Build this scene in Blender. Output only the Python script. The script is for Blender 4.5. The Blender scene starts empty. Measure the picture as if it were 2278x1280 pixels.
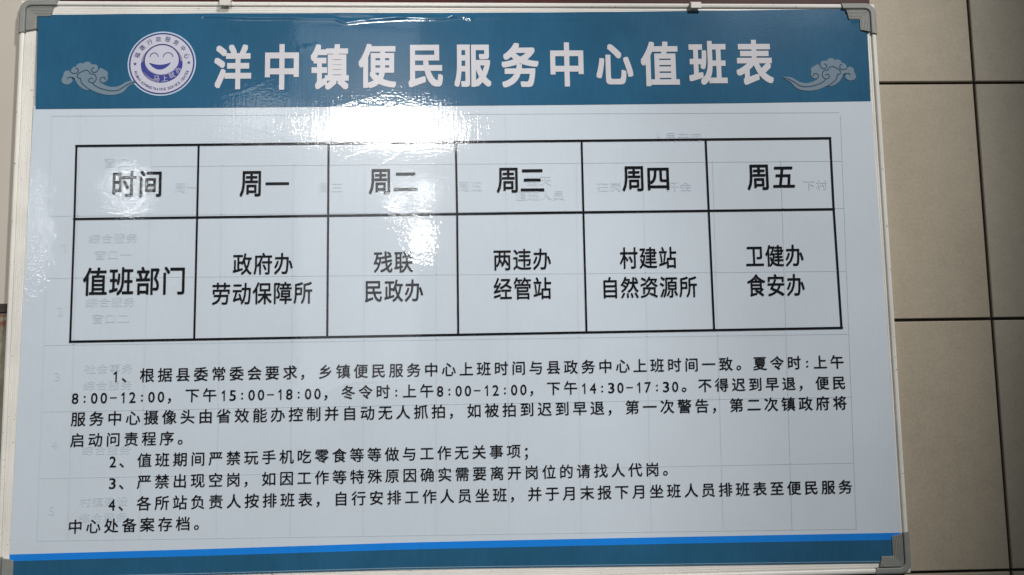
import bpy, math, random
from mathutils import Matrix, Vector
random.seed(7)
S = bpy.context.scene
COL = S.collection

# ------------------------------------------------------------------ camera
F, PW, PH = 1700.0, 2278.0, 1280.0
CAM = Vector((0.0364, -1.0645, -0.1138))
rv = Vector((0.0945, 0.0155, -0.0317))
RB = Matrix.Rotation(rv.length, 3, rv.normalized())
right, fwd, up = RB @ Vector((1, 0, 0)), RB @ Vector((0, 1, 0)), RB @ Vector((0, 0, 1))
cd = bpy.data.cameras.new('camera')
cam = bpy.data.objects.new('camera', cd)
COL.objects.link(cam)
cam.matrix_world = Matrix(((right.x, up.x, -fwd.x, CAM.x), (right.y, up.y, -fwd.y, CAM.y),
                           (right.z, up.z, -fwd.z, CAM.z), (0, 0, 0, 1)))
cd.sensor_width = 36.0
cd.lens = 36.0 * F / PW
cd.clip_start = 0.01
cd.clip_end = 50.0
S.camera = cam

def ray(u, v):
    return right * ((u - PW / 2) / F) + fwd + up * (-(v - PH / 2) / F)

def at(u, v, y=0.0):
    """point of the plane at depth y that the photo shows at (u, v)"""
    d = ray(u, v)
    return CAM + d * ((y - CAM.y) / d.y)

def mirror(u, v, t):
    """where a lamp stands whose reflection in the poster is seen at (u, v)"""
    g = at(u, v)
    d = (g - CAM)
    d.y = -d.y
    d.normalize()
    return g + d * t, g

# ------------------------------------------------------------------ world and lamps
S.view_settings.view_transform = 'Standard'
S.view_settings.look = 'None'
S.view_settings.exposure = 0.0
S.view_settings.gamma = 1.0
w = bpy.data.worlds.new('World')
S.world = w
w.use_nodes = True
bg = w.node_tree.nodes['Background']
bg.inputs[0].default_value = (0.86, 0.94, 1.0, 1)
bg.inputs[1].default_value = 0.055

def aim(o, loc, tgt):
    o.location = loc
    o.rotation_euler = (Vector(tgt) - Vector(loc)).to_track_quat('-Z', 'Y').to_euler()

def lamp(name, kind, loc, tgt, energy, color=(1, 1, 1), **kw):
    l = bpy.data.lights.new(name, kind)
    l.energy = energy
    l.color = color
    for k, v in kw.items():
        setattr(l, k, v)
    o = bpy.data.objects.new(name, l)
    COL.objects.link(o)
    aim(o, loc, tgt)
    return o

# ceiling lamp that lights the board; its own reflection falls above the board
AIM = (-0.50, 0, -0.10)
p, g = mirror(1800, -296, 3.0)
lamp('ceiling_lamp', 'SPOT', p, AIM, 340.0, (1.0, 0.985, 0.965), spot_size=0.722, spot_blend=0.46, shadow_soft_size=0.10)
# a short row of three bulbs further back: their reflection is the big glare under the header
CONE = 0.70
for dx_, dz_ in ((-0.070, -0.004), (0.0, 0.008), (0.072, 0.0)):
    p, g = mirror(880, 284, 2.6)
    lamp('room_bulb', 'SPOT', p + Vector((dx_, 0, dz_)), AIM, 25.0, (1.0, 0.985, 0.96),
         spot_size=CONE, spot_blend=0.5, shadow_soft_size=0.082)
# lamps added to set the smaller glare patches; no such fittings are known
for (u, v, t, L_, r) in ((938, 540, 3.2, 150, 0.052), (880, 455, 3.4, 60, 0.035), (945, 430, 3.4, 70, 0.035),
                         (290, 425, 3.0, 40, 0.062), (62, 595, 2.8, 60, 0.028), (84, 515, 2.8, 85, 0.030), (66, 425, 3.0, 85, 0.025), (590, 262, 3.2, 5, 0.13)):
    p, g = mirror(u, v, t)
    lamp('added_glare_lamp', 'SPOT', p, AIM, L_ * 4 * math.pi ** 2 * r * r * 0.9, (0.96, 0.98, 1.0), spot_size=CONE * 0.85, spot_blend=0.5, shadow_soft_size=r)
# tall area light added behind the camera for the faint upright band of sheen
p, g = mirror(800, 470, 3.0)
o = lamp('added_sheen_light', 'AREA', p, g, 4.2, (0.9, 0.94, 1.0), shape='RECTANGLE', size=0.62, size_y=1.9)

# ------------------------------------------------------------------ helpers
def link_mesh(name, verts, faces, mat, parent=None, smooth=False):
    me = bpy.data.meshes.new(name)
    me.from_pydata([tuple(v) for v in verts], [], faces)
    me.update()
    if smooth:
        for q in me.polygons:
            q.use_smooth = True
    me.materials.append(mat)
    o = bpy.data.objects.new(name, me)
    COL.objects.link(o)
    if parent:
        o.parent = parent
    return o

def empty(name, loc, label, cat, group=None):
    o = bpy.data.objects.new(name, None)
    o.empty_display_size = 0.05
    COL.objects.link(o)
    o.location = loc
    o['label'] = label
    o['category'] = cat
    if group:
        o['group'] = group
    return o

class MB:
    def __init__(self):
        self.v = []
        self.f = []
    def add(self, verts, faces):
        b = len(self.v)
        self.v += [tuple(q) for q in verts]
        self.f += [tuple(i + b for i in q) for q in faces]
    def box(self, x0, x1, y0, y1, z0, z1, c=0.0):
        # box with its front (y0) face chamfered by c
        pts = [(x0, y1, z0), (x1, y1, z0), (x1, y1, z1), (x0, y1, z1),
               (x0, y0 + c, z0), (x1, y0 + c, z0), (x1, y0 + c, z1), (x0, y0 + c, z1)]
        fc = [(3, 2, 1, 0), (0, 1, 5, 4), (1, 2, 6, 5), (2, 3, 7, 6), (3, 0, 4, 7)]
        if c:
            pts += [(x0 + c, y0, z0 + c), (x1 - c, y0, z0 + c), (x1 - c, y0, z1 - c), (x0 + c, y0, z1 - c)]
            fc += [(4, 5, 9, 8), (5, 6, 10, 9), (6, 7, 11, 10), (7, 4, 8, 11), (8, 9, 10, 11)]
        else:
            fc += [(4, 5, 6, 7)]
        self.add(pts, fc)
    def build(self, name, mat, parent=None, smooth=False):
        return link_mesh(name, self.v, self.f, mat, parent, smooth)

def nt(name):
    m = bpy.data.materials.new(name)
    m.use_nodes = True
    t = m.node_tree
    return m, t, t.nodes['Principled BSDF']

def N(t, kind, **kw):
    n = t.nodes.new(kind)
    for k, v in kw.items():
        if isinstance(k, str) and hasattr(n, k):
            setattr(n, k, v)
    return n

def math_(t, op, a, b=None, c=None, clamp=False):
    n = t.nodes.new('ShaderNodeMath')
    n.operation = op
    n.use_clamp = clamp
    for i, x in enumerate((a, b, c)):
        if x is None:
            continue
        if isinstance(x, (int, float)):
            n.inputs[i].default_value = x
        else:
            t.links.new(x, n.inputs[i])
    return n.outputs[0]

def noise(t, vec, scale, detail=2.0, rough=0.5):
    n = t.nodes.new('ShaderNodeTexNoise')
    n.inputs['Scale'].default_value = scale
    n.inputs['Detail'].default_value = detail
    n.inputs['Roughness'].default_value = rough
    t.links.new(vec, n.inputs['Vector'])
    return n.outputs['Fac']

def mapping(t, vec, scale=(1, 1, 1), rot=(0, 0, 0), loc=(0, 0, 0)):
    n = t.nodes.new('ShaderNodeMapping')
    n.inputs['Scale'].default_value = scale
    n.inputs['Rotation'].default_value = rot
    n.inputs['Location'].default_value = loc
    t.links.new(vec, n.inputs['Vector'])
    return n.outputs[0]

def ramp(t, fac, stops):
    n = t.nodes.new('ShaderNodeValToRGB')
    e = n.color_ramp.elements
    while len(e) < len(stops):
        e.new(0.5)
    for i, (pos, c) in enumerate(stops):
        e[i].position = pos
        e[i].color = (*c, 1) if len(c) == 3 else c
    t.links.new(fac, n.inputs[0])
    return n.outputs[0]

# ------------------------------------------------------------------ laminated print: one relief group, many inks
def relief_group():
    g = bpy.data.node_groups.new('laminate_relief', 'ShaderNodeTree')
    g.interface.new_socket('Normal', in_out='OUTPUT', socket_type='NodeSocketVector')
    out = g.nodes.new('NodeGroupOutput')
    geo = g.nodes.new('ShaderNodeNewGeometry')
    P = geo.outputs['Position']
    sep = g.nodes.new('ShaderNodeSeparateXYZ')
    g.links.new(P, sep.inputs[0])
    X, Z = sep.outputs[0], sep.outputs[2]

    def blob(cx, cz, rx, rz, power=1.0):
        a = math_(g, 'DIVIDE', math_(g, 'SUBTRACT', X, cx), rx)
        b = math_(g, 'DIVIDE', math_(g, 'SUBTRACT', Z, cz), rz)
        s = math_(g, 'ADD', math_(g, 'MULTIPLY', a, a), math_(g, 'MULTIPLY', b, b))
        return math_(g, 'POWER', 2.718, math_(g, 'MULTIPLY', s, -power))

    peel = math_(g, 'MULTIPLY', noise(g, mapping(g, P, (1.0, 1, 1.7)), 175, 2.5, 0.5), 5.2e-5)
    wide = math_(g, 'MULTIPLY', noise(g, P, 6.0, 1.0), 3.0e-4)
    mid = math_(g, 'MULTIPLY', noise(g, mapping(g, P, (1, 1, 1.4)), 32.0, 2.0), 6e-5)
    # wiping streaks, nearly upright, under the header
    a = at(800, 300)
    st = math_(g, 'MULTIPLY', noise(g, mapping(g, P, (330, 1, 16), (0, math.radians(-9), 0)), 1.0, 3.0, 0.7),
               math_(g, 'MULTIPLY', blob(a.x, a.z, 0.24, 0.06), 2.6e-4))
    # loose, bubbled left edge
    b = at(62, 510)
    bub = math_(g, 'MULTIPLY', noise(g, P, 110, 3.0, 0.65), math_(g, 'MULTIPLY', blob(b.x, b.z, 0.034, 0.12), 6.5e-4))
    # bubbled patch behind the first heading
    b2 = at(285, 430)
    bub2 = math_(g, 'MULTIPLY', noise(g, mapping(g, P, (1, 1, 2.2)), 130, 3.0, 0.6), math_(g, 'MULTIPLY', blob(b2.x, b2.z, 0.05, 0.04), 2.4e-4))
    b3 = at(925, 470)
    bub3 = math_(g, 'MULTIPLY', noise(g, mapping(g, P, (1, 1, 1.6)), 120, 3.0, 0.6), math_(g, 'MULTIPLY', blob(b3.x, b3.z, 0.05, 0.08), 1.2e-4))
    # upright crease through the header
    c = at(645, 230)
    tri = math_(g, 'SUBTRACT', 1.0, math_(g, 'DIVIDE', math_(g, 'ABSOLUTE', math_(g, 'SUBTRACT', X, c.x)), 0.016), clamp=True)
    cr = math_(g, 'MULTIPLY', tri, math_(g, 'MULTIPLY', blob(c.x, c.z, 0.2, 0.05), 1.3e-4))
    # a few long soft buckles in the lower half
    wv = g.nodes.new('ShaderNodeTexNoise')
    wv.inputs['Scale'].default_value = 5.0
    wv.inputs['Detail'].default_value = 1.0
    wv.inputs['Distortion'].default_value = 1.2
    g.links.new(mapping(g, P, (0.6, 1, 1.6), (0, 0.5, 0)), wv.inputs['Vector'])
    rid = math_(g, 'ABSOLUTE', math_(g, 'SUBTRACT', wv.outputs['Fac'], 0.5))
    rid = math_(g, 'MULTIPLY', math_(g, 'SUBTRACT', 1.0, math_(g, 'DIVIDE', rid, 0.025), clamp=True), 3e-5)
    h = math_(g, 'MULTIPLY', peel, math_(g, 'ADD', 1.0, math_(g, 'MULTIPLY', blob(a.x + 0.02, a.z + 0.02, 0.17, 0.05), 0.8)))
    for q in (wide, mid, st, bub, bub2, bub3, cr, rid):
        h = math_(g, 'ADD', h, q)
    bmp = g.nodes.new('ShaderNodeBump')
    bmp.inputs['Strength'].default_value = 1.0
    bmp.inputs['Distance'].default_value = 1.0
    g.links.new(h, bmp.inputs['Height'])
    g.links.new(bmp.outputs[0], out.inputs[0])
    return g

RELIEF = relief_group()

def ink(name, c, var=0.05, spec=0.12):
    m, t, p = nt(name)
    gn = t.nodes.new('ShaderNodeGroup')
    gn.node_tree = RELIEF
    geo = t.nodes.new('ShaderNodeNewGeometry')
    n1 = noise(t, geo.outputs['Position'], 9.0, 3.0)
    n2 = noise(t, mapping(t, geo.outputs['Position'], (1, 1, 0.25)), 160.0, 2.0)
    f = math_(t, 'ADD', math_(t, 'MULTIPLY', n1, 0.7), math_(t, 'MULTIPLY', n2, 0.3))
    lo = tuple(x * (1 - var) for x in c)
    hi = tuple(min(1, x * (1 + var)) for x in c)
    t.links.new(ramp(t, f, ((0.35, lo), (0.65, hi))), p.inputs['Base Color'])
    p.inputs['Roughness'].default_value = 0.26
    p.inputs['Specular IOR Level'].default_value = spec
    p.inputs['Coat Weight'].default_value = 1.0
    p.inputs['Coat Roughness'].default_value = 0.035
    p.inputs['Coat IOR'].default_value = 1.5
    t.links.new(gn.outputs[0], p.inputs['Normal'])
    t.links.new(gn.outputs[0], p.inputs['Coat Normal'])
    return m

M = {}
M['sheet'] = ink('sheet_white', (0.670, 0.740, 0.805), 0.025)
M['ghost'] = ink('show_through_grey', (0.648, 0.715, 0.778), 0.02)
M['ghost_text'] = ink('show_through_text_grey', (0.640, 0.706, 0.768), 0.02)
M['blue'] = ink('header_blue', (0.024, 0.118, 0.22), 0.12)
M['bright'] = ink('stripe_blue', (0.014, 0.25, 0.82), 0.05)
M['edge_line'] = ink('edge_line_pale', (0.25, 0.40, 0.50), 0.04)
M['title'] = ink('title_offwhite', (0.70, 0.68, 0.71), 0.04)
M['black'] = ink('print_black', (0.008, 0.008, 0.010), 0.1)
M['cloud'] = ink('cloud_greyblue', (0.20, 0.27, 0.33), 0.05)
M['cloud_line'] = ink('cloud_line_dark', (0.02, 0.07, 0.12), 0.05)
M['em_rim'] = ink('emblem_rim', (0.50, 0.64, 0.78), 0.03)
M['em_white'] = ink('emblem_white', (0.62, 0.62, 0.72), 0.03)
M['em_dark'] = ink('emblem_violet', (0.07, 0.06, 0.20), 0.05)
M['em_blue'] = ink('emblem_blue', (0.060, 0.072, 0.30), 0.05)
M['em_lilac'] = ink('emblem_lilac', (0.30, 0.27, 0.42), 0.05)

def metal(name, c, rough=0.35, wear=0.12, metallic=0.0, streak=(1, 1, 1), bump=4e-5):
    m, t, p = nt(name)
    geo = t.nodes.new('ShaderNodeNewGeometry')
    P = geo.outputs['Position']
    n1 = noise(t, mapping(t, P, streak), 120.0, 3.0, 0.6)
    n2 = noise(t, P, 14.0, 3.0)
    f = math_(t, 'ADD', math_(t, 'MULTIPLY', n1, 0.5), math_(t, 'MULTIPLY', n2, 0.5))
    t.links.new(ramp(t, f, ((0.3, tuple(x * (1 - wear) for x in c)), (0.6, c))), p.inputs['Base Color'])
    # small dark nicks
    n3 = noise(t, mapping(t, P, (1, 1, 1)), 210.0, 2.0, 0.7)
    nick = ramp(t, n3, ((0.665, (0, 0, 0)), (0.72, (1, 1, 1))))
    mx = t.nodes.new('ShaderNodeMix')
    mx.data_type = 'RGBA'
    t.links.new(nick, mx.inputs['Factor'])
    src = p.inputs['Base Color'].links[0].from_socket
    t.links.new(src, mx.inputs[6])
    mx.inputs[7].default_value = tuple(x * 0.45 for x in c) + (1,)
    t.links.new(mx.outputs[2], p.inputs['Base Color'])
    p.inputs['Roughness'].default_value = rough
    p.inputs['Metallic'].default_value = metallic
    b = t.nodes.new('ShaderNodeBump')
    b.inputs['Distance'].default_value = 1.0
    t.links.new(math_(t, 'MULTIPLY', n1, bump), b.inputs['Height'])
    t.links.new(b.outputs[0], p.inputs['Normal'])
    return m

M['rail_h'] = metal('aluminium_rail', (0.88, 0.85, 0.79), 0.36, 0.12, 0.0, (0.08, 1, 6))
M['rail_v'] = metal('aluminium_rail_upright', (0.88, 0.85, 0.78), 0.36, 0.18, 0.0, (6, 1, 0.08))
M['cap'] = metal('corner_grey_plastic', (0.29, 0.29, 0.27), 0.55, 0.15, 0.0, bump=8e-5)
M['groove'] = metal('groove_dark', (0.05, 0.05, 0.045), 0.7, 0.2)
M['clip'] = metal('clip_offwhite', (0.72, 0.68, 0.60), 0.4, 0.08)
M['wire'] = metal('steel_wire', (0.35, 0.33, 0.32), 0.3, 0.2, 0.9)
M['core'] = metal('board_core', (0.5, 0.5, 0.48), 0.5, 0.1)

# ------------------------------------------------------------------ background: walls
def tile_mat(name, c, seed):
    m, t, p = nt(name)
    geo = t.nodes.new('ShaderNodeNewGeometry')
    P = mapping(t, geo.outputs['Position'], loc=(seed, seed * 2, 0))
    n1 = noise(t, P, 5.0, 4.0)
    n2 = noise(t, P, 260.0, 2.0)
    n3 = noise(t, P, 38.0, 4.0, 0.65)
    f = math_(t, 'ADD', math_(t, 'ADD', math_(t, 'MULTIPLY', n1, 0.4), math_(t, 'MULTIPLY', n2, 0.35)), math_(t, 'MULTIPLY', n3, 0.25))
    t.links.new(ramp(t, f, ((0.36, tuple(x * 0.86 for x in c)), (0.64, tuple(x * 1.1 for x in c)))), p.inputs['Base Color'])
    p.inputs['Roughness'].default_value = 0.55
    p.inputs['Specular IOR Level'].default_value = 0.3
    b = t.nodes.new('ShaderNodeBump')
    b.inputs['Distance'].default_value = 1.0
    hh = math_(t, 'ADD', math_(t, 'MULTIPLY', n2, 8e-5), math_(t, 'MULTIPLY', n3, 1.2e-4))
    t.links.new(hh, b.inputs['Height'])
    t.links.new(b.outputs[0], p.inputs['Normal'])
    return m

WY = 0.007   # front face of the tiles
TM = [tile_mat('tile_beige', (0.475, 0.41, 0.31), 1.3), tile_mat('tile_beige_cool', (0.44, 0.392, 0.31), 4.1)]
grout, tg, pg_ = nt('grout_dark')
geo = tg.nodes.new('ShaderNodeNewGeometry')
tg.links.new(ramp(tg, noise(tg, geo.outputs['Position'], 90, 3), ((0.3, (0.012, 0.008, 0.006)), (0.7, (0.03, 0.022, 0.016)))), pg_.inputs['Base Color'])
pg_.inputs['Roughness'].default_value = 0.95

def wat(u, v):
    return at(u, v, WY)

xw = wat(1933, 4).x                       # where the wood ends and the tiles begin
cx1 = wat(2187.5, 450)                    # upright joint
rows = [wat(2100, 184.5).z, wat(2100, 711.5).z, wat(2140, 1272).z]
GW = 0.0021
mb = MB()
mb.box(xw, xw + 1.6, WY + 0.004, WY + 0.06, -1.4, 1.2)
wall_r = mb.build('wall_right', grout)
wall_r['kind'] = 'structure'
pitch_x = 0.32
pitch_z = rows[0] - rows[1]
zs = [rows[0] + 2 * pitch_z, rows[0] + pitch_z, rows[0], rows[1], rows[2], rows[2] - pitch_z]
xs_ = [xw - GW, cx1.x, cx1.x + pitch_x, cx1.x + 2 * pitch_x]
k = 0
for i in range(len(xs_) - 1):
    for j in range(len(zs) - 1):
        m_ = MB()
        dy = random.uniform(-0.0003, 0.0003)
        # the upright joint leans a touch: jitter the tile edges by under a millimetre
        m_.box(xs_[i] + GW, xs_[i + 1] - GW, WY + dy, WY + 0.0045, zs[j + 1] + GW, zs[j] - GW, 0.0010)
        m_.build('tile', TM[i % 2], wall_r)

# left: painted wall over a dark ledge and a marbled dado
xl0, xl1 = wat(-900, 300).x, wat(95, 10).x
zl = wat(0, 676).z
pm, tp, pp = nt('painted_wall')
geo = tp.nodes.new('ShaderNodeNewGeometry')
n1 = noise(tp, geo.outputs['Position'], 6, 4)
n2 = noise(tp, geo.outputs['Position'], 300, 3)
tp.links.new(ramp(tp, n1, ((0.3, (0.55, 0.49, 0.42)), (0.7, (0.59, 0.535, 0.45)))), pp.inputs['Base Color'])
pp.inputs['Roughness'].default_value = 0.7
b = tp.nodes.new('ShaderNodeBump')
b.inputs['Distance'].default_value = 1.0
tp.links.new(math_(tp, 'MULTIPLY', n2, 6e-5), b.inputs['Height'])
tp.links.new(b.outputs[0], pp.inputs['Normal'])
mb = MB()
mb.box(xl0, xl1, WY, WY + 0.06, zl, 1.2)
o = mb.build('wall_left', pm)
o['kind'] = 'structure'

mm, tm_, pm_ = nt('marbled_dado')
geo = tm_.nodes.new('ShaderNodeNewGeometry')
n1 = noise(tm_, geo.outputs['Position'], 40, 6, 0.7)
n2 = noise(tm_, mapping(tm_, geo.outputs['Position'], loc=(3, 1, 2)), 150, 4, 0.7)
base = ramp(tm_, n1, ((0.35, (0.20, 0.18, 0.12)), (0.5, (0.31, 0.28, 0.19)), (0.65, (0.36, 0.34, 0.25))))
sep = tm_.nodes.new('ShaderNodeSeparateXYZ')
tm_.links.new(geo.outputs['Position'], sep.inputs[0])
zr = wat(0, 714).z
band = math_(tm_, 'SUBTRACT', 1.0, math_(tm_, 'DIVIDE', math_(tm_, 'ABSOLUTE', math_(tm_, 'SUBTRACT', sep.outputs[2], zr)), 0.014), clamp=True)
red = math_(tm_, 'MULTIPLY', ramp(tm_, n2, ((0.42, (0, 0, 0)), (0.55, (1, 1, 1)))), math_(tm_, 'MULTIPLY', band, 1.6, clamp=True))
mx = tm_.nodes.new('ShaderNodeMix')
mx.data_type = 'RGBA'
tm_.links.new(red, mx.inputs['Factor'])
tm_.links.new(base, mx.inputs[6])
mx.inputs[7].default_value = (0.22, 0.07, 0.04, 1)
tm_.links.new(mx.outputs[2], pm_.inputs['Base Color'])
pm_.inputs['Roughness'].default_value = 0.5
mb = MB()
mb.box(xl0, xl1, WY + 0.002, WY + 0.06, -1.4, zl - 0.0125)
o = mb.build('wall_dado', mm)
o['kind'] = 'structure'
dk, td, pd_ = nt('ledge_dark_wood')
geo = td.nodes.new('ShaderNodeNewGeometry')
td.links.new(ramp(td, noise(td, mapping(td, geo.outputs['Position'], (1, 1, 12)), 30, 4), ((0.3, (0.03, 0.02, 0.015)), (0.7, (0.07, 0.045, 0.035)))), pd_.inputs['Base Color'])
pd_.inputs['Roughness'].default_value = 0.45
mb = MB()
mb.box(xl0, xl1, WY - 0.0015, WY + 0.05, zl - 0.0125, zl - 0.0005, 0.001)
o = mb.build('dado_rail', dk)
o['label'] = 'thin dark wooden rail on the wall left of the board'
o['category'] = 'dado rail'

# dark red wooden panel that the board hangs on
wd, tw, pw_ = nt('red_brown_wood')
geo = tw.nodes.new('ShaderNodeNewGeometry')
P = geo.outputs['Position']
n1 = noise(tw, mapping(tw, P, (3, 1, 60)), 6, 5, 0.6)
n2 = noise(tw, mapping(tw, P, (6, 1, 30)), 20, 4, 0.7)
n3 = noise(tw, P, 5, 2)
f = math_(tw, 'ADD', math_(tw, 'ADD', math_(tw, 'MULTIPLY', n1, 0.4), math_(tw, 'MULTIPLY', n2, 0.3)), math_(tw, 'MULTIPLY', n3, 0.3))
tw.links.new(ramp(tw, f, ((0.34, (0.008, 0.005, 0.004)), (0.5, (0.05, 0.009, 0.006)), (0.66, (0.12, 0.022, 0.015)))), pw_.inputs['Base Color'])
pw_.inputs['Roughness'].default_value = 0.5
pw_.inputs['Specular IOR Level'].default_value = 0.2
mb = MB()
mb.box(xl1 + 0.0008, xw - 0.0008, WY + 0.0008, WY + 0.05, -1.4, 1.2)
o = mb.build('wooden_panel', wd)
o['label'] = 'dark red-brown wooden panel behind the top of the board'
o['category'] = 'wooden panel'

# ------------------------------------------------------------------ the framed board
XL, XR = -0.6170, 0.6090
ZT, ZB = 0.3997, -0.4130
def zt(x):      # the top rail hangs a touch lower at its right end
    return ZT - 0.0062 * x
BACK = 0.006
board = empty('whiteboard', ((XL + XR) / 2, BACK, ZB),
              'large aluminium-framed whiteboard with grey plastic corners, hung in front of the wooden panel', 'whiteboard')
board_off = Matrix.Translation(board.location).inverted()

def to_parent(o, par):
    o.parent = par
    o.matrix_parent_inverse = Matrix.Translation(par.location).inverted()
    return o

mb = MB()
mb.box(XL + 0.006, XR - 0.006, -0.0010, BACK - 0.001, ZB + 0.006, ZT - 0.012)
to_parent(mb.build('board_panel', M['core']), board)

# frame profile: (distance in from the outer edge, height towards the room)
prof = [(0.0, -BACK), (0.0, 0.0050), (0.0008, 0.0066), (0.0030, 0.0074), (0.0054, 0.0070), (0.0064, 0.0062),
        (0.0066, 0.0036), (0.0076, 0.0036), (0.0078, 0.0046)]
d = 0.0080
for q in range(5):
    prof += [(d + 0.0003, 0.0048 - q * 0.0002), (d + 0.0020, 0.0048 - q * 0.0002), (d + 0.0022, 0.0043 - q * 0.0002), (d + 0.0026, 0.0043 - q * 0.0002)]
    d += 0.0026
prof += [(0.0212, 0.0030), (0.0216, -0.0010)]

def rail(side):
    n = 40
    v, f = [], []
    for i in range(n + 1):
        s = i / n
        for (dd, h) in prof:
            if side == 'top':
                xx = XL + dd + (XR - XL - 2 * dd) * s
                v.append((xx, -h, zt(xx) - dd))
            elif side == 'bottom':
                v.append((XR - dd - (XR - XL - 2 * dd) * s, -h, ZB + dd))
            elif side == 'left':
                v.append((XL + dd, -h, ZB + dd + (zt(XL) - ZB - 2 * dd) * s))
            else:
                v.append((XR - dd, -h, zt(XR) - dd - (zt(XR) - ZB - 2 * dd) * s))
    m = len(prof)
    for i in range(n):
        for j in range(m - 1):
            a = i * m + j
            f.append((a, a + 1, a + m + 1, a + m))
    o = link_mesh('frame_rail', v, f, M['rail_h'] if side in ('top', 'bottom') else M['rail_v'])
    to_parent(o, board)

for s in ('top', 'bottom', 'left', 'right'):
    rail(s)

# corner protectors: a profile swept round an L with a rounded outer corner
cprof = [(-0.0012, -BACK + 0.001), (-0.0012, 0.0062), (0.0, 0.0082), (0.0020, 0.0092), (0.0068, 0.0090), (0.0077, 0.0082), (0.0080, 0.0056), (0.0092, 0.0056), (0.0095, 0.0080)]
d = 0.0095
for q in range(6):
    cprof += [(d + 0.0004, 0.0084 - q * 0.0002), (d + 0.0014, 0.0084 - q * 0.0002), (d + 0.0017, 0.0078 - q * 0.0002), (d + 0.0021, 0.0078 - q * 0.0002)]
    d += 0.0021
cprof += [(d + 0.0010, 0.0066), (d + 0.0012, 0.0006)]

def corner(cx, cz, sx, sz, ax, az):
    """cx, cz outer corner; sx, sz signs pointing inwards; ax, az arm lengths"""
    R = 0.0150
    rings = []
    for (dd, h) in cprof:
        r = max(R - max(dd, 0) * 0.85, 0.0018)
        e = max(dd, 0.0)
        cutx, cutz = ax - 0.30 * e - (0.004 if dd > 0.009 else 0), az - 0.22 * e - (0.0015 if dd > 0.009 else 0)
        pts = [(cutx, dd), (cutx * 0.6 + 0.4 * (dd + r), dd)]
        for k in range(9):
            a = math.radians(90 * k / 8)
            pts.append((dd + r - r * math.sin(a), dd + r - r * math.cos(a)))
        pts += [(dd, cutz * 0.6 + 0.4 * (dd + r)), (dd, cutz)]
        rings.append([(cx + sx * px, -h, cz + sz * pz) for (px, pz) in pts])
    v = [p for r in rings for p in r]
    n = len(rings[0])
    f = []
    for i in range(len(rings) - 1):
        for j in range(n - 1):
            a = i * n + j
            q = (a, a + 1, a + n + 1, a + n)
            f.append(q if sx * sz > 0 else q[::-1])
    # closed ends: fan down to the board
    m = len(rings)
    for end in (0, n - 1):
        base = len(v)
        for i in range(m):
            p = v[i * n + end]
            v.append((p[0], -0.0005 if i else p[1], p[2]))
        for i in range(m - 1):
            f.append((i * n + end, (i + 1) * n + end, base + i + 1, base + i))
    o = link_mesh('corner_cap', v, f, M['cap'])
    to_parent(o, board)
    # dark seam in the groove
    return o

corner(XL, zt(XL), 1, -1, 0.0530, 0.0480)
corner(XR, zt(XR), -1, -1, 0.0500, 0.0460)
corner(XL, ZB, 1, 1, 0.0530, 0.0530)
corner(XR, ZB, -1, 1, 0.0500, 0.0560)

# hanging clips with wire hooks on the top rail
def tube(pts, r, n=8):
    mbx = MB()
    P_ = [Vector(p) for p in pts]
    vs, fs = [], []
    for i, p in enumerate(P_):
        dct = (P_[min(i + 1, len(P_) - 1)] - P_[max(i - 1, 0)]).normalized()
        a = dct.orthogonal().normalized() if i == 0 else (prev - dct * prev.dot(dct)).normalized()
        prev = a
        b_ = dct.cross(a)
        for k in range(n):
            t = 2 * math.pi * k / n
            vs.append(p + a * math.cos(t) * r + b_ * math.sin(t) * r)
    for i in range(len(P_) - 1):
        for k in range(n):
            fs.append((i * n + k, i * n + (k + 1) % n, (i + 1) * n + (k + 1) % n, (i + 1) * n + k))
    fs.append(tuple(range(n))[::-1])
    fs.append(tuple((len(P_) - 1) * n + k for k in range(n)))
    mbx.add(vs, fs)
    return mbx

for (u0, u1, v0, v1) in ((488, 512.5, -4, 13), (1536, 1560.5, 5.5, 19)):
    a, b_ = at(u0, v0, -0.012), at(u1, v1, -0.012)
    mb = MB()
    mb.box(a.x, b_.x, -0.0130, -0.0098, b_.z, a.z, 0.0008)
    mb.box(a.x + 0.0002, b_.x - 0.0002, -0.0098, 0.004, max(zt(a.x) + 0.0004, a.z - 0.0016), a.z - 0.0001)
    clip = to_parent(mb.build('hanging_clip', M['clip']), board)
    cx = (a.x + b_.x) / 2
    pts = []
    for k in range(15):
        t = math.radians(-200 + 250 * k / 14)
        pts.append((cx + 0.0008 + 0.0045 * math.cos(t), -0.0055 + 0.002 * math.sin(t * 0.5), a.z + 0.0046 + 0.0045 * math.sin(t)))
    pts = [(cx - 0.002, -0.0125, a.z - 0.0030), (cx - 0.003, -0.0140, a.z - 0.0005), (cx - 0.0035, -0.011, a.z + 0.002)] + pts
    pts += [(cx + 0.003, 0.000, a.z + 0.02), (cx + 0.0035, 0.004, a.z + 0.06)]
    h = tube(pts, 0.0007).build('wire_hook', M['wire'], None, True)
    h.parent = clip
    h.matrix_parent_inverse = clip.matrix_parent_inverse.copy()
    t_ = MB()
    t_.box(cx - 0.0042, cx - 0.0034, -0.0133, -0.0128, b_.z + 0.0014, b_.z + 0.0040)
    s_ = t_.build('screw_slot', M['groove'])
    s_.parent = clip
    s_.matrix_parent_inverse = clip.matrix_parent_inverse.copy()

# ------------------------------------------------------------------ the poster
poster = empty('poster', (0, 0, 0), 'laminated duty roster poster with blue header and black table, pasted on the whiteboard', 'poster')
PY = -0.0050     # sheet surface
def atp(u, v, lift=0.0):
    return at(u, v, PY - lift)

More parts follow.
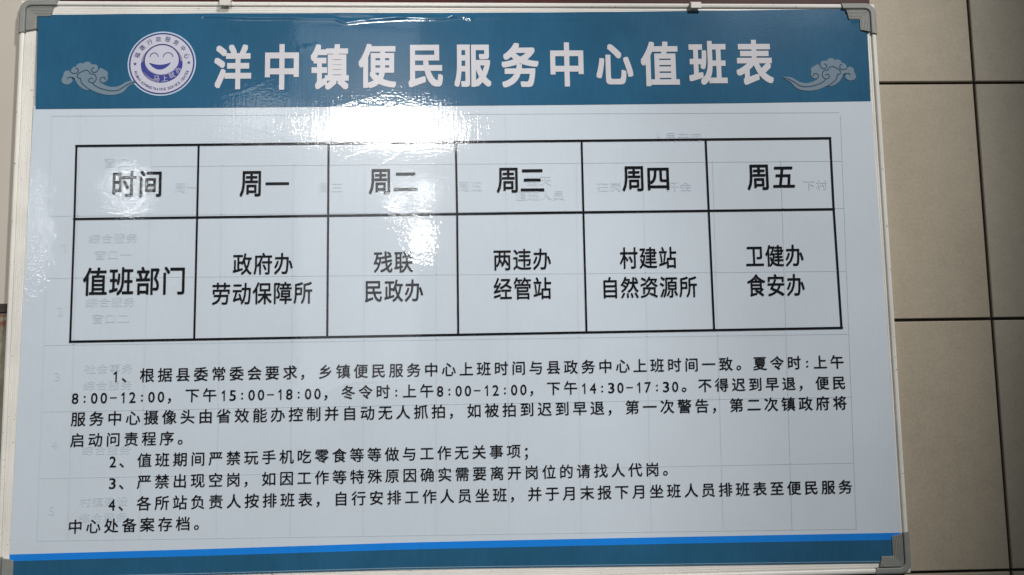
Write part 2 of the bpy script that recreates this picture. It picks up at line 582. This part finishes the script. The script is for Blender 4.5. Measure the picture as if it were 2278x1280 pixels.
def poly_interp(pts, x):
    if x <= pts[0][0]:
        return pts[0][1] + (pts[1][1] - pts[0][1]) * (x - pts[0][0]) / (pts[1][0] - pts[0][0])
    for a, b in zip(pts, pts[1:]):
        if x <= b[0]:
            return a[1] + (b[1] - a[1]) * (x - a[0]) / (b[0] - a[0])
    a, b = pts[-2], pts[-1]
    return a[1] + (b[1] - a[1]) * (x - a[0]) / (b[0] - a[0])

def strip_sheet(name, mat, top, bot, lx, rx, lift, nu, nv, hf=None, parent=None, thick=0.0003):
    """sheet bounded by polylines; lx/rx = (u at top, u at bottom)"""
    v, f = [], []
    for j in range(nv + 1):
        s = j / nv
        if hf:
            s = s ** 1.8
        for i in range(nu + 1):
            r = i / nu
            ul, ur = lx[0] + (lx[1] - lx[0]) * s, rx[0] + (rx[1] - rx[0]) * s
            u = ul + (ur - ul) * r
            vv = poly_interp(top, u) * (1 - s) + poly_interp(bot, u) * s
            h = hf(u, vv) if hf else 0.0
            p = atp(u, vv, lift)
            v.append((p.x, p.y - h, p.z))
    n = nu + 1
    for j in range(nv):
        for i in range(nu):
            a = j * n + i
            f.append((a, a + n, a + n + 1, a + 1))
    # a real edge all round
    rim = list(range(n)) + [j * n + nu for j in range(1, nv + 1)] + [nv * n + i for i in range(nu - 1, -1, -1)] + [j * n for j in range(nv - 1, 0, -1)]
    b0 = len(v)
    for i in rim:
        v.append(v[i])
    for i in rim:
        v.append((v[i][0], v[i][1] + thick, v[i][2]))
    m = len(rim)
    for k in range(m):
        k2 = (k + 1) % m
        f.append((b0 + k, b0 + k2, b0 + m + k2, b0 + m + k))
    o = link_mesh(name, v, f, mat, parent or poster, True)
    return o

top_edge = [(84, 33.5), (300, 31.5), (480, 30), (1000, 29), (1300, 27.5), (1560, 24.5), (1930, 19.5)]
head_bot = [(79, 243), (700, 238), (1200, 234), (1640, 229.5), (1937, 225)]
foot_top = [(21.5, 1234), (450, 1222), (900, 1207.5), (1100, 1203), (1500, 1195), (2003, 1185.5)]
foot_mid = [(21, 1249), (450, 1237), (900, 1223), (1100, 1218.5), (1500, 1210), (2004, 1201)]
foot_bot = [(18, 1290), (450, 1279.5), (900, 1267), (1100, 1264), (1500, 1259), (2008, 1252)]

# white sheet (runs from under the header to under the footer)
strip_sheet('paper_sheet', M['sheet'], [(75, 236), (1938, 218)], [(21, 1285), (2008, 1247)], (74.5, 19), (1937.5, 2009), 0.0, 60, 40, thick=0.0018)

# header: wrinkled along its top edge
ridges = [  # (polyline in photo pixels, ridge width px, height m)
    ([(455, 36), (500, 37.5), (560, 39.5), (640, 39), (700, 42), (745, 42), (770, 50), (800, 46), (850, 41), (900, 39.5), (980, 41), (1010, 37)], 3.4, 0.0011),
    ([(750, 31), (790, 33), (830, 36), (880, 38), (900, 33)], 3.0, 0.0009),
    ([(820, 43), (850, 44), (900, 39)], 2.6, 0.0006),
    ([(1000, 34), (1012, 38), (1030, 37), (1048, 43)], 3.0, 0.0008),
    ([(1290, 40), (1200, 42), (1110, 38), (1050, 41)], 4.0, 0.00035),
    ([(120, 36), (240, 37), (330, 35), (455, 36)], 4.0, 0.00035),
    ([(1888, 38), (1902, 36), (1915, 41), (1898, 46)], 3.2, 0.0009),
    ([(665, 110), (690, 104), (705, 101)], 2.2, 0.0004),
]
def hwr(u, v):
    h = 0.0
    for pts, w_, a_ in ridges:
        if v > max(p[1] for p in pts) + 4 * w_:
            continue
        best = 1e9
        for (x0, y0), (x1, y1) in zip(pts, pts[1:]):
            dx, dy = x1 - x0, y1 - y0
            t = max(0, min(1, ((u - x0) * dx + (v - y0) * dy) / (dx * dx + dy * dy)))
            best = min(best, (u - x0 - t * dx) ** 2 + (v - y0 - t * dy) ** 2)
        if best < (4 * w_) ** 2:
            h += a_ * math.exp(-best / (w_ * w_))
    if v < 60:
        h += 0.00025 * math.sin(u * 0.021 + 1.0) * math.sin(u * 0.0093) * max(0, (60 - v) / 30)
    return h
header = strip_sheet('header_band', M['blue'], top_edge, head_bot, (84.5, 79), (1927, 1937), 0.0005, 520, 44, hwr)
strip_sheet('footer_stripe', M['bright'], foot_top, foot_mid, (21.5, 21), (2003.5, 2004.5), 0.0005, 40, 2)
strip_sheet('footer_band', M['blue'], foot_mid, foot_bot, (21, 18), (2004.5, 2008), 0.00045, 40, 4)
line_top = [(u, poly_interp(foot_bot, u) - 4.2) for u in (18, 450, 900, 1100, 1500, 1986)]
line_bot = [(u, v + 1.5) for (u, v) in line_top]
strip_sheet('edge_line', M['edge_line'], line_top, line_bot, (20, 20), (1986, 1986), 0.0008, 40, 1, thick=0.0002)

# ---- lettering ---------------------------------------------------------
_gc = {}
def thick(vs, fs, r, n):
    """the glyph printed n x n times, each copy a hair in front of the last: a bolder weight with square ends"""
    out, of = [], []
    k = 0
    for i in range(n):
        for j in range(n):
            dx, dz = (2 * i / (n - 1) - 1) * r, (2 * j / (n - 1) - 1) * r
            b = len(out)
            out += [(x + dx, y + dz, k * 8e-6) for x, y, _ in vs]
            of += [tuple(q + b for q in f) for f in fs]
            k += 1
    return out, of
def glyph(ch, off=0.0, res=3):
    key = (ch, off, res)
    if key not in _gc:
        c = bpy.data.curves.new('g', 'FONT')
        c.body = ch
        c.resolution_u = res
        o = bpy.data.objects.new('g', c)
        COL.objects.link(o)
        dg = bpy.context.evaluated_depsgraph_get()
        me = bpy.data.meshes.new_from_object(o.evaluated_get(dg))
        vs = [(v.co.x, v.co.y, 0.0) for v in me.vertices]
        fs = [tuple(q.vertices) for q in me.polygons]
        bpy.data.objects.remove(o)
        bpy.data.curves.remove(c)
        bpy.data.meshes.remove(me)
        if ch == '1':      # slim figure one: stem and flag
            vs = [(0.20, 0.0, 0), (0.28, 0.0, 0), (0.28, 0.73, 0), (0.215, 0.73, 0), (0.20, 0.70, 0), (0.20, 0.60, 0), (0.06, 0.50, 0), (0.06, 0.59, 0)]
            fs = [(0, 1, 2, 3, 4, 5), (4, 7, 6, 5)]
        if off > 0:
            vs, fs = thick(vs, fs, off, 3 if off > 0.015 else 2)
        xs = [q[0] for q in vs] or [0, 1]
        ys = [q[1] for q in vs] or [0, 1]
        _gc[key] = (vs, fs, (min(xs), max(xs), min(ys), max(ys)))
    return _gc[key]

LIFT = 0.0009
def px_m(u, v):
    """metres per photo pixel on the poster near (u, v)"""
    a = atp(u, v)
    return ((atp(u + 10, v) - a).x / 10, (a - atp(u, v + 10)).z / 10)

def glyph_box(mb, ch, u0, v0, u1, v1, off=0.0, lift=LIFT, res=3):
    """glyph stretched so that its ink fills a box seen at those pixels"""
    vs, fs, (a, b, c, d_) = glyph(ch, off, res)
    cu, cv = (u0 + u1) / 2, (v0 + v1) / 2
    C_ = atp(cu, cv, lift)
    mx_, mz_ = px_m(cu, cv)
    W_, H_ = (u1 - u0) * mx_, (v1 - v0) * mz_
    sx = W_ / max(b - a, 1e-6)
    sz = H_ / max(d_ - c, 1e-6)
    mb.add([(C_.x + (x - (a + b) / 2) * sx, C_.y - k, C_.z + (y - (c + d_) / 2) * sz) for x, y, k in vs], fs)

def string_box(mb, s, u0, v0, u1, v1, off=0.0, lift=LIFT):
    """a row of full-width characters whose ink together fills the box"""
    gl = [glyph(c, off) for c in s]
    adv = 1.0 + 0.04
    x0 = gl[0][2][0]
    x1 = (len(s) - 1) * adv + gl[-1][2][1]
    y0 = min(g_[2][2] for g_ in gl)
    y1 = max(g_[2][3] for g_ in gl)
    cu, cv = (u0 + u1) / 2, (v0 + v1) / 2
    C_ = atp(cu, cv, lift)
    mx_, mz_ = px_m(cu, cv)
    sx = (u1 - u0) * mx_ / (x1 - x0)
    sz = (v1 - v0) * mz_ / (y1 - y0)
    for i, (vs, fs, _) in enumerate(gl):
        mb.add([(C_.x + (x + i * adv - (x0 + x1) / 2) * sx, C_.y - k, C_.z + (y - (y0 + y1) / 2) * sz) for x, y, k in vs], fs)

def crop(b, ox, oy, s):
    return (ox + b[0] / s, oy + b[1] / s, ox + b[2] / s, oy + b[3] / s)

# title
T1, T2 = (460, 70, 3.505), (1100, 70, 3.505)
title = [('洋', (58, 103, 347, 452), T1), ('中', (454, 100, 718, 455), T1), ('镇', (810, 100, 1107, 455), T1),
         ('便', (1183, 97, 1478, 442), T1), ('民', (1572, 105, 1840, 437), T1), ('服', (1930, 103, 2218, 433), T1),
         ('务', (55, 90, 345, 437), T2), ('中', (436, 86, 694, 430), T2), ('心', (793, 99, 1080, 414), T2),
         ('值', (1141, 80, 1440, 427), T2), ('班', (1515, 75, 1812, 418), T2), ('表', (1883, 66, 2172, 418), T2)]
for ch, bx, (ox, oy, s) in title:
    mb = MB()
    glyph_box(mb, ch, *crop(bx, ox, oy, s), off=0.027, lift=0.0011, res=6)
    mb.build('title_character', M['title'], poster)

# table grid
tx_t = [170, 442, 731, 1014, 1294, 1570, 1847]
tx_m = [165.5, 438.5, 730, 1017, 1298, 1577, 1855]
tx_b = [156, 432, 728, 1019.5, 1305, 1589, 1872.5]
def yline(a, b, u):
    return a[1] + (b[1] - a[1]) * (u - a[0]) / (b[0] - a[0])
g_top, g_mid, g_bot = ((170, 325), (1847, 307.5)), ((165, 487.5), (1855, 465.5)), ((156, 760.5), (1873, 729.5))
def bar(mb, u0, v0, u1, v1, w_px, lift=LIFT, ext=0.0):
    a, b = atp(u0, v0, lift), atp(u1, v1, lift)
    dv = (b - a).normalized()
    a, b = a - dv * ext, b + dv * ext
    m_ = (px_m(u0, v0)[0] + px_m(u1, v1)[0]) / 2
    n = Vector((-dv.z, 0, dv.x)) * (w_px * m_ / 2)
    mb.add([a + n, a - n, b - n, b + n], [(0, 1, 2, 3)])
mb = MB()
for gl_ in (g_top, g_mid, g_bot):
    bar(mb, gl_[0][0], gl_[0][1], gl_[1][0], gl_[1][1], 5.0, 0.0009, 0.0016)
for i in range(7):
    yt, ym, yb = yline(*g_top, tx_t[i]), yline(*g_mid, tx_m[i]), yline(*g_bot, tx_b[i])
    bar(mb, tx_t[i], yt, tx_m[i], ym, 4.4, 0.00095)
    bar(mb, tx_m[i], ym, tx_b[i], yb, 4.4, 0.00095)
mb.build('table_grid', M['black'], poster)

A, B_, C3 = (150, 300, 2.7237), (720, 300, 2.7237), (1290, 290, 2.7237)
cells = [('时间', (272, 213, 572, 380), A, 1), ('值班部门', (90, 798, 715, 975), A, 1), ('周一', (1042, 217, 1345, 378), A, 1),
         ('周二', (272, 205, 570, 363), B_, 1), ('周三', (1046, 197, 1338, 355), B_, 1),
         ('周四', (255, 215, 543, 373), C3, 1), ('周五', (1013, 205, 1303, 365), C3, 1)]
depts = [(('政府办', (1000, 713, 1368, 850)), ('劳动保障所', (873, 890, 1488, 1030)), A),
         (('残联', (302, 703, 543, 838)), ('民政办', (248, 875, 605, 1015)), B_),
         (('两违办', (1028, 688, 1380, 823)), ('经管站', (1028, 862, 1382, 1000)), B_),
         (('村建站', (240, 705, 588, 840)), ('自然资源所', (140, 883, 715, 1018)), C3),
         (('卫健办', (1005, 692, 1358, 828)), ('食安办', (1013, 868, 1365, 1008)), C3)]
def shrink(b, q=0.985):
    cx, cy, w_, h_ = (b[0] + b[2]) / 2, (b[1] + b[3]) / 2, (b[2] - b[0]) * q, (b[3] - b[1]) * (q - 0.02)
    return (cx - w_ / 2, cy - h_ / 2, cx + w_ / 2, cy + h_ / 2)
for s, bx, (ox, oy, sc), _ in cells:
    mb = MB()
    if s in ('时间', '值班部门'):
        string_box(mb, s, *crop(shrink(bx), ox, oy, sc), off=0.013)
    else:
        # the numeral character keeps the drawn weight of the first one
        X0, Y0, X1, Y1 = shrink(bx)
        half = 128
        glyph_box(mb, s[0], *crop((X0, Y0, X0 + half, Y1), ox, oy, sc), off=0.013)
        hh = Y1 - Y0
        yy = {'一': (0.44, 0.54), '二': (0.14, 0.86), '三': (0.06, 0.94), '四': (0.06, 0.95), '五': (0.08, 0.90)}[s[1]]
        glyph_box(mb, s[1], *crop((X1 - (142 if s[1] in '一三二' else 130), Y0 + hh * yy[0], X1, Y0 + hh * yy[1]), ox, oy, sc), off=0.013)
    mb.build('cell_lettering', M['black'], poster)
for l1, l2, (ox, oy, sc) in depts:
    mb = MB()
    for s, bx in (l1, l2):
        string_box(mb, s, *crop(shrink(bx), ox, oy, sc), off=0.010)
    mb.build('cell_lettering', M['black'], poster)

# notes under the table
HALF, FULL = 21.6, 40.1
L = [
 ('1、根据县委常委会要求，乡镇便民服务中心上班时间与县政务中心上班时间一致。夏令时:上午', 256.4, 1862.7, -1, (324, 834.9), (1862.7, 805.1)),
 ('8:00-12:00，下午15:00-18:00，冬令时:上午8:00-12:00，下午14:30-17:30。不得迟到早退，便民', 167.1, 1866.8, -1, (468, 879), (1866.8, 851.4)),
 ('服务中心摄像头由省效能办控制并自动无人抓拍，如被拍到迟到早退，第一次警告，第二次镇政府将', 174, 1868.9, -1, (174, 932.5), (1868.9, 896.4)),
 ('启动问责程序。', 172.1, 371.2, -2, (172.1, 979.6), (371.2, 975.2)),
 ('2、值班期间严禁玩手机吃零食等等做与工作无关事项；', 251.1, 1143, -2, (318.3, 1024), (1143, 1004)),
 ('3、严禁出现空岗，如因工作等特殊原因确实需要离开岗位的请找人代岗。', 250.1, 1451.6, -2, (317, 1072.2), (1451.6, 1044.5)),
 ('4、各所站负责人按排班表，自行安排工作人员坐班，并于月末报下月坐班人员排班表至便民服务', 248.8, 1880.9, -1, (316.2, 1120), (1880.9, 1083)),
 ('中心处备案存档。', 167.4, 407.3, -2, (167.4, 1172), (407.3, 1165)),
]
EM = 33.6
def is_half(c):
    return ord(c) < 128
def note_line(s, u0, u1, last, pa, pb):
    pos, x = [], 0.0
    for i, c in enumerate(s):
        wd_ = HALF if is_half(c) else FULL
        pos.append(x + (wd_ - 3.1) / 2)
        x += wd_
    p0, p1 = pos[0], pos[last]
    A_, Bb = atp(*pa, LIFT), atp(*pb, LIFT)
    X0, X1 = atp(u0, yline(pa, pb, u0), LIFT).x, atp(u1, yline(pa, pb, u1), LIFT).x
    slope = (Bb.z - A_.z) / (Bb.x - A_.x)
    sc = (X1 - X0) / (p1 - p0)              # metres per nominal pixel
    mb = MB()
    for i_, (c, q) in enumerate(zip(s, pos)):
        cx = X0 + (q - p0) * sc
        cz = A_.z + slope * (cx - A_.x)
        y = A_.y
        off = 0.009
        if is_half(c):
            vs, fs, (a, b, c0, d0) = glyph(c, off)
            gw, gh, gz = {'1': (7.0, 24.5, -2.2), ':': (4.4, 15.5, -4.0), '-': (15.5, 2.4, -2.0)}.get(c, (14.6, 24.5, -2.2))
            sx, sz = gw * sc / (b - a), gh * sc / (d0 - c0)
            vv = [(cx + (x_ - (a + b) / 2) * sx, y - k_, cz + gz * sc + (y_ - (c0 + d0) / 2) * sz) for x_, y_, k_ in vs]
        else:
            vs, fs, bb = glyph(c, off)
            e = EM * sc
            if c in '，。、；':
                # punctuation sits low left in its cell
                a, b, c0, d0 = bb
                k = e * 1.0
                lx = {'，': -11.5, '。': -10.0, '、': -11.0, '；': -11.0}[c]
                lz = {'，': -11.5, '。': -9.5, '、': -10.5, '；': -7.0}[c]
                vv = [(cx + lx * sc + (x_ - (a + b) / 2) * k, y - k_, cz + lz * sc + (y_ - (c0 + d0) / 2) * k) for x_, y_, k_ in vs]
            else:
                vv = [(cx + (x_ - 0.5) * e, y - k_, cz + (y_ - 0.38) * e) for x_, y_, k_ in vs]
        mb.add(vv, fs)
        if c in '，。；' or i_ == len(s) - 1:
            if mb.v:
                mb.build('note_phrase', M['black'], poster)
            mb = MB()
for row_ in L:
    note_line(*row_)

# faint older table that shows through the sheet
mb = MB()
gv = [(107, 84), (172, 152), (332, 311), (492, 482), (652, 646), (811, 808), (971, 971), (1127, 1133), (1284, 1293), (1434, 1449), (1590, 1609), (1742, 1762), (1880, 1905)]
gh = [(258, 250), (372, 358), (481, 463), (619, 603), (768, 743), (916, 883), (1064, 1030), (1203, 1177)]
for i, (a, b) in enumerate(gv):
    y0 = 257 if i in (0, 1, 2, 7, 12) else 368 - i * 0.9
    f_ = lambda v: a + (b - a) * (v - 500) / 650
    ye = 1203 - i * 2.1
    bar(mb, f_(y0), y0, f_(ye), ye, 2.0, 0.0004)
for j, (a, b) in enumerate(gh):
    f_ = lambda u: a + (b - a) * (u - 110) / 1770
    u0, u1 = 115 - (a - 258) * 0.034, 1872 + (a - 258) * 0.036
    if j == 1:
        u0 = 339
    elif j == 0:
        u1 = 1868
    bar(mb, u0, f_(u0), u1, f_(u1), 2.0, 0.0004)
mb.build('show_through_grid', M['ghost'], poster)
def ghost(s, cu, cv, h=22, em=27):
    mb = MB()
    w_ = em * len(s)
    string_box(mb, s, cu - w_ / 2, cv - h / 2, cu + w_ / 2, cv + h / 2, off=0.008, lift=0.0005)
    mb.build('show_through_lettering', M['ghost_text'], poster)
for s, cu, cv in (('综合服务', 252, 530), ('窗口一', 252, 567), ('综合服务', 246, 672), ('窗口二', 246, 709), ('社会事务', 242, 820), ('综合服务', 240, 857),
                  ('综合服务', 237, 1001), ('村镇建设', 231, 1116), ('综合服务', 229, 1151), ('窗口', 259, 362),
                  ('周一', 415, 418), ('周三', 735, 418), ('周五', 1046, 415), ('在岗', 1355, 415), ('开会', 1511, 415), ('下村', 1815, 412),
                  ('人员去向', 1506, 305), ('值班人员', 1201, 435), ('当天', 1200, 402)):
    ghost(s, cu, cv)
for s, cu, cv in (('1', 141, 552), ('2', 134, 693), ('3', 127, 838), ('4', 121, 990), ('5', 115, 1137)):
    mb = MB()
    glyph_box(mb, s, cu - 6, cv - 10, cu + 6, cv + 10, 0.008, 0.0005)
    mb.build('show_through_lettering', M['ghost_text'], poster)

# ---- emblem --------------------------------------------------------------
EC = (360.8, 142.5)
emx, emz = px_m(*EC)
RX, RZ = 76.0 * emx, 71.4 * emz
E0 = atp(*EC)
def ep(x, y, lift):
    # slight tilt of the print
    return (E0.x + x * RX, E0.y - lift, E0.z + y * RZ + 0.012 * x * RX)
def disc(r, lift, cx=0, cy=0, rx=None, ry=None, n=96):
    m_ = MB()
    rx, ry = rx or r, ry or r
    m_.add([ep(cx, cy, lift)] + [ep(cx + rx * math.cos(2 * math.pi * k / n), cy + ry * math.sin(2 * math.pi * k / n), lift) for k in range(n)],
           [(0, k + 1, (k + 1) % n + 1) for k in range(n)])
    return m_
def ring(r0, r1, lift, cx=0, cy=0, n=96, a0=0, a1=360, q=1.0):
    m_ = MB()
    vs, fs = [], []
    for k in range(n + 1):
        a = math.radians(a0 + (a1 - a0) * k / n)
        vs += [ep(cx + r0 * math.cos(a), cy + r0 * q * math.sin(a), lift), ep(cx + r1 * math.cos(a), cy + r1 * q * math.sin(a), lift)]
    for k in range(n):
        fs.append((2 * k, 2 * k + 1, 2 * k + 3, 2 * k + 2))
    m_.add(vs, fs)
    return m_
em = disc(1.0, 0.0011).build('emblem', M['em_rim'], poster)
disc(0.915, 0.0012).build('emblem_field', M['em_white'], em)
ring(0.913, 0.957, 0.0013).build('emblem_ring', M['em_dark'], em)
# lilac shade of the bowl, then the blue crescent, then the face
m_ = MB()
pts = []
for k in range(33):
    a = math.radians(-38 - 104 * 0 + (218 + 38 * 0) * 0 + k * (256 / 32) + 0)
    pts.append((0.605 * math.cos(a) * 1.0, 0.02 + 0.56 * math.sin(a)))
disc(0.6, 0.00125, 0.0, 0.035, 0.605, 0.53).build('emblem_shade', M['em_lilac'], em)
m_ = MB()
up_, lo_ = [], []
n = 40
vs, fs = [], []
for k in range(n + 1):
    a = math.radians(176 + (190) * k / n)       # sweep of the lower bowl
    xo, yo = 0.61 * math.cos(a), -0.02 + 0.575 * math.sin(a)
    xi, yi = 0.50 * math.cos(a), 0.08 + 0.44 * math.sin(a)
    vs += [ep(xo, yo, 0.0014), ep(xi, yi, 0.0014)]
for k in range(n):
    fs.append((2 * k, 2 * k + 2, 2 * k + 3, 2 * k + 1))
m_.add(vs, fs)
m_.build('emblem_crescent', M['em_blue'], em)
m_ = MB()
vs, fs = [], []
for k in range(25):
    a = math.radians(205 + 62 * k / 24)
    w_ = 0.020 * math.sin(math.pi * k / 24) + 0.001
    vs += [ep((0.565 - w_) * math.cos(a), -0.03 + (0.575 - w_ - 0.045) * math.sin(a), 0.0016), ep((0.565 + w_) * math.cos(a), -0.03 + (0.575 + w_ - 0.045) * math.sin(a), 0.0016)]
for k in range(24):
    fs.append((2 * k, 2 * k + 2, 2 * k + 3, 2 * k + 1))
m_.add(vs, fs)
m_.build('emblem_streak', M['em_lilac'], em)
disc(0.5, 0.00145, 0.0, 0.118, 0.497, 0.458).build('emblem_face', M['em_white'], em)
ring(0.495, 0.535, 0.0016, 0.0, 0.085, 80, -5, 185, 0.985).build('face_outline', M['em_dark'], em)
for (x0, y0, xm, ym_, x1, y1) in ((500, 528, 572, 455, 640, 528), (727, 532, 812, 455, 893, 532)):
    vs, fs = [], []
    nn = 20
    for k in range(nn + 1):
        a = math.radians(180 - 180 * k / nn)
        for rr in (-7, 7):
            X_ = (x0 + x1) / 2 + ((x1 - x0) / 2 + rr) * math.cos(a)
            Y_ = y0 - ((y0 - ym_) + rr) * math.sin(a)
            vs.append(ep((X_ - 704) / 589, -(Y_ - 640) / 555, 0.0016))
    for k in range(nn):
        fs.append((2 * k, 2 * k + 1, 2 * k + 3, 2 * k + 2))
    m_ = MB()
    m_.add(vs, fs)
    m_.build('face_eye', M['em_dark'], em)
m_ = MB()
vs, fs = [], []
nn = 28
for k in range(nn + 1):
    t = k / nn
    X_ = 492 + (858 - 492) * t
    c_ = math.sin(math.pi * t)
    top_ = 622 + 40 * c_ ** 0.9
    bot_ = 632 + 114 * c_ ** 0.75
    vs += [ep((X_ - 704) / 589, -(top_ - 640) / 555, 0.0016), ep((X_ - 704) / 589, -(bot_ - 640) / 555, 0.0016)]
for k in range(nn):
    fs.append((2 * k, 2 * k + 1, 2 * k + 3, 2 * k + 2))
m_.add(vs, fs)
m_.build('face_mouth', M['em_blue'], em)
for (sx_, sy_) in ((246, 640), (1170, 632)):
    m_ = MB()
    cx_, cy_ = (sx_ - 704) / 589, -(sy_ - 640) / 555
    pts = [ep(cx_, cy_, 0.0015)]
    for k in range(10):
        r_ = (0.058 if k % 2 == 0 else 0.023)
        a = math.radians(90 + 36 * k)
        pts.append(ep(cx_ + r_ * math.cos(a), cy_ + r_ * math.sin(a), 0.0015))
    m_.add(pts, [(0, k + 1, (k + 1) % 10 + 1) for k in range(10)])
    m_.build('emblem_star', M['em_dark'], em)
def eglyph(mb, ch, cx_, cy_, w_, h_, rot, off, lift=0.0016):
    vs, fs, (a, b, c0, d0) = glyph(ch, off)
    q = math.radians(rot)
    out = []
    for x_, y_, k_ in vs:
        X_, Y_ = (x_ - (a + b) / 2) / (b - a) * w_, (y_ - (c0 + d0) / 2) / (d0 - c0) * h_
        out.append(ep(cx_ + X_ * math.cos(q) - Y_ * math.sin(q), cy_ + X_ * math.sin(q) + Y_ * math.cos(q), lift + k_))
    mb.add(out, fs)
mb = MB()
for k, ch in enumerate('福建行政服务中心'):
    a = 159.5 - k * (142.5 / 7)
    eglyph(mb, ch, 0.768 * math.cos(math.radians(a)), 0.768 * math.sin(math.radians(a)) + 0.0, 0.150 if ch != '中' else 0.125, 0.160, a - 90, 0.0)
mb.build('emblem_name', M['em_dark'], em)
mb = MB()
eng = 'FUJIAN ADMINISTRATIVE SERVICE CENTER'
wdt = {'I': 0.35, ' ': 0.6, 'M': 1.25, 'J': 0.8}
tot = sum(wdt.get(c, 1.0) for c in eng)
acc = 0.0
for c in eng:
    wq = wdt.get(c, 1.0)
    a = 196.5 + (344 - 196.5) * (acc + wq / 2) / tot
    acc += wq
    if c != ' ':
        eglyph(mb, c, 0.80 * math.cos(math.radians(a)), 0.80 * math.sin(math.radians(a)), 0.052 * wq, 0.080, a + 90, 0.0)
mb.build('emblem_english_name', M['em_dark'], em)
mb = MB()
for ch, x_, y_, r_ in (('马', 622, 900, -4), ('上', 762, 900, 4), ('就', 885, 845, 22), ('办', 998, 762, 34)):
    eglyph(mb, ch, (x_ - 704) / 589, -(y_ - 640) / 555, 0.175, 0.175, r_, 0.0, 0.0018)
mb.build('emblem_motto', M['em_white'], em)

# ---- cloud ornaments --------------------------------------------------------
from mathutils.geometry import tessellate_polygon
out_r = [(110, 622), (250, 612), (380, 635), (440, 665), (500, 700), (600, 752), (700, 776), (820, 775), (930, 745), (1000, 712), (1060, 668), (1010, 662), (950, 645), (905, 600),
         (882, 545), (900, 500), (885, 450), (890, 400), (925, 352), (985, 325), (1030, 292), (1080, 288), (1125, 312), (1150, 340), (1142, 290), (1142, 250), (1170, 205), (1230, 185),
         (1310, 182), (1345, 138), (1410, 115), (1480, 130), (1530, 163), (1590, 150), (1660, 170), (1700, 212), (1708, 240), (1760, 250), (1810, 285), (1840, 335), (1850, 382),
         (1880, 358), (1930, 347), (1990, 365), (2030, 410), (2035, 470), (2060, 520), (2085, 590), (2075, 650), (2020, 695), (1930, 715), (1860, 690), (1810, 640), (1800, 590),
         (1830, 550), (1790, 545), (1750, 570), (1700, 650), (1650, 730), (1580, 790), (1500, 840), (1420, 860), (1330, 860), (1250, 882), (1150, 930), (1050, 960), (900, 985),
         (760, 985), (640, 970), (530, 930), (440, 860), (370, 780), (300, 722), (230, 692), (165, 662), (260, 668), (300, 676), (210, 640)]
lines_r = [[(1130, 300), (1150, 350), (1185, 385), (1240, 395), (1290, 380), (1312, 335), (1295, 290), (1245, 268)],
           [(1860, 360), (1830, 400), (1780, 422), (1710, 418), (1665, 380), (1658, 330), (1680, 292), (1720, 285)],
           [(1280, 672), (1225, 635), (1190, 580), (1195, 510), (1225, 455), (1290, 435), (1340, 435), (1365, 385), (1420, 345), (1490, 340), (1545, 370), (1610, 400), (1660, 445),
            (1680, 500), (1645, 550), (1600, 545), (1590, 600), (1560, 680), (1480, 760), (1400, 820), (1330, 860)],
           [(1280, 672), (1340, 660), (1380, 620), (1370, 570), (1320, 543), (1270, 570)],
           [(1280, 672), (1230, 735), (1130, 795), (1000, 840), (850, 875), (700, 878), (590, 850), (480, 780), (370, 710), (280, 670), (180, 648)],
           [(1040, 670), (1085, 620), (1080, 560), (1030, 525), (975, 530), (955, 560), (965, 595)],
           [(1740, 560), (1780, 535), (1850, 520), (1910, 530), (1945, 570)]]
def catmull(P_, closed=False, n=5):
    out = []
    m = len(P_)
    rng = m if closed else m - 1
    for i in range(rng):
        p0 = P_[(i - 1) % m] if closed or i > 0 else P_[0]
        p1, p2 = P_[i], P_[(i + 1) % m]
        p3 = P_[(i + 2) % m] if closed or i + 2 < m else P_[-1]
        for k in range(n):
            t = k / n
            out.append(tuple(0.5 * ((2 * p1[j]) + (-p0[j] + p2[j]) * t + (2 * p0[j] - 5 * p1[j] + 4 * p2[j] - p3[j]) * t * t + (-p0[j] + 3 * p1[j] - 3 * p2[j] + p3[j]) * t ** 3) for j in range(2)))
    if not closed:
        out.append(P_[-1])
    return out
def cloud(tf, lab):
    pts = [tf(p) for p in catmull(out_r, True, 3)]
    P3 = [atp(u, v, 0.0011) for u, v in pts]
    tris = tessellate_polygon([[Vector((p.x, p.z, 0)) for p in P3]])
    m_ = MB()
    m_.add(P3, [tuple(t) for t in tris])
    c_ = m_.build('cloud_ornament', M['cloud'], poster)
    c_['label'] = lab
    m_ = MB()
    for ln in lines_r:
        q = [atp(*tf(p), 0.0013) for p in catmull(ln, False, 4)]
        vs, fs = [], []
        for i, p in enumerate(q):
            dv = (q[min(i + 1, len(q) - 1)] - q[max(i - 1, 0)]).normalized()
            nrm = Vector((-dv.z, 0, dv.x)) * 0.00062
            vs += [p + nrm, p - nrm]
        for i in range(len(q) - 1):
            fs.append((2 * i, 2 * i + 1, 2 * i + 3, 2 * i + 2))
        m_.add(vs, fs)
    m_.build('cloud_line', M['cloud_line'], c_)
cloud(lambda p: (1730 + p[0] / 11.99, 120 + p[1] / 11.99), 'grey-blue scroll cloud printed right of the title')
cloud(lambda p: (137 + (1903.9 - (1730 + p[0] / 11.99)) * 1.03, 129.2 + (p[1] - 15) / 11.99 * 1.015), 'grey-blue scroll cloud printed left of the round emblem')
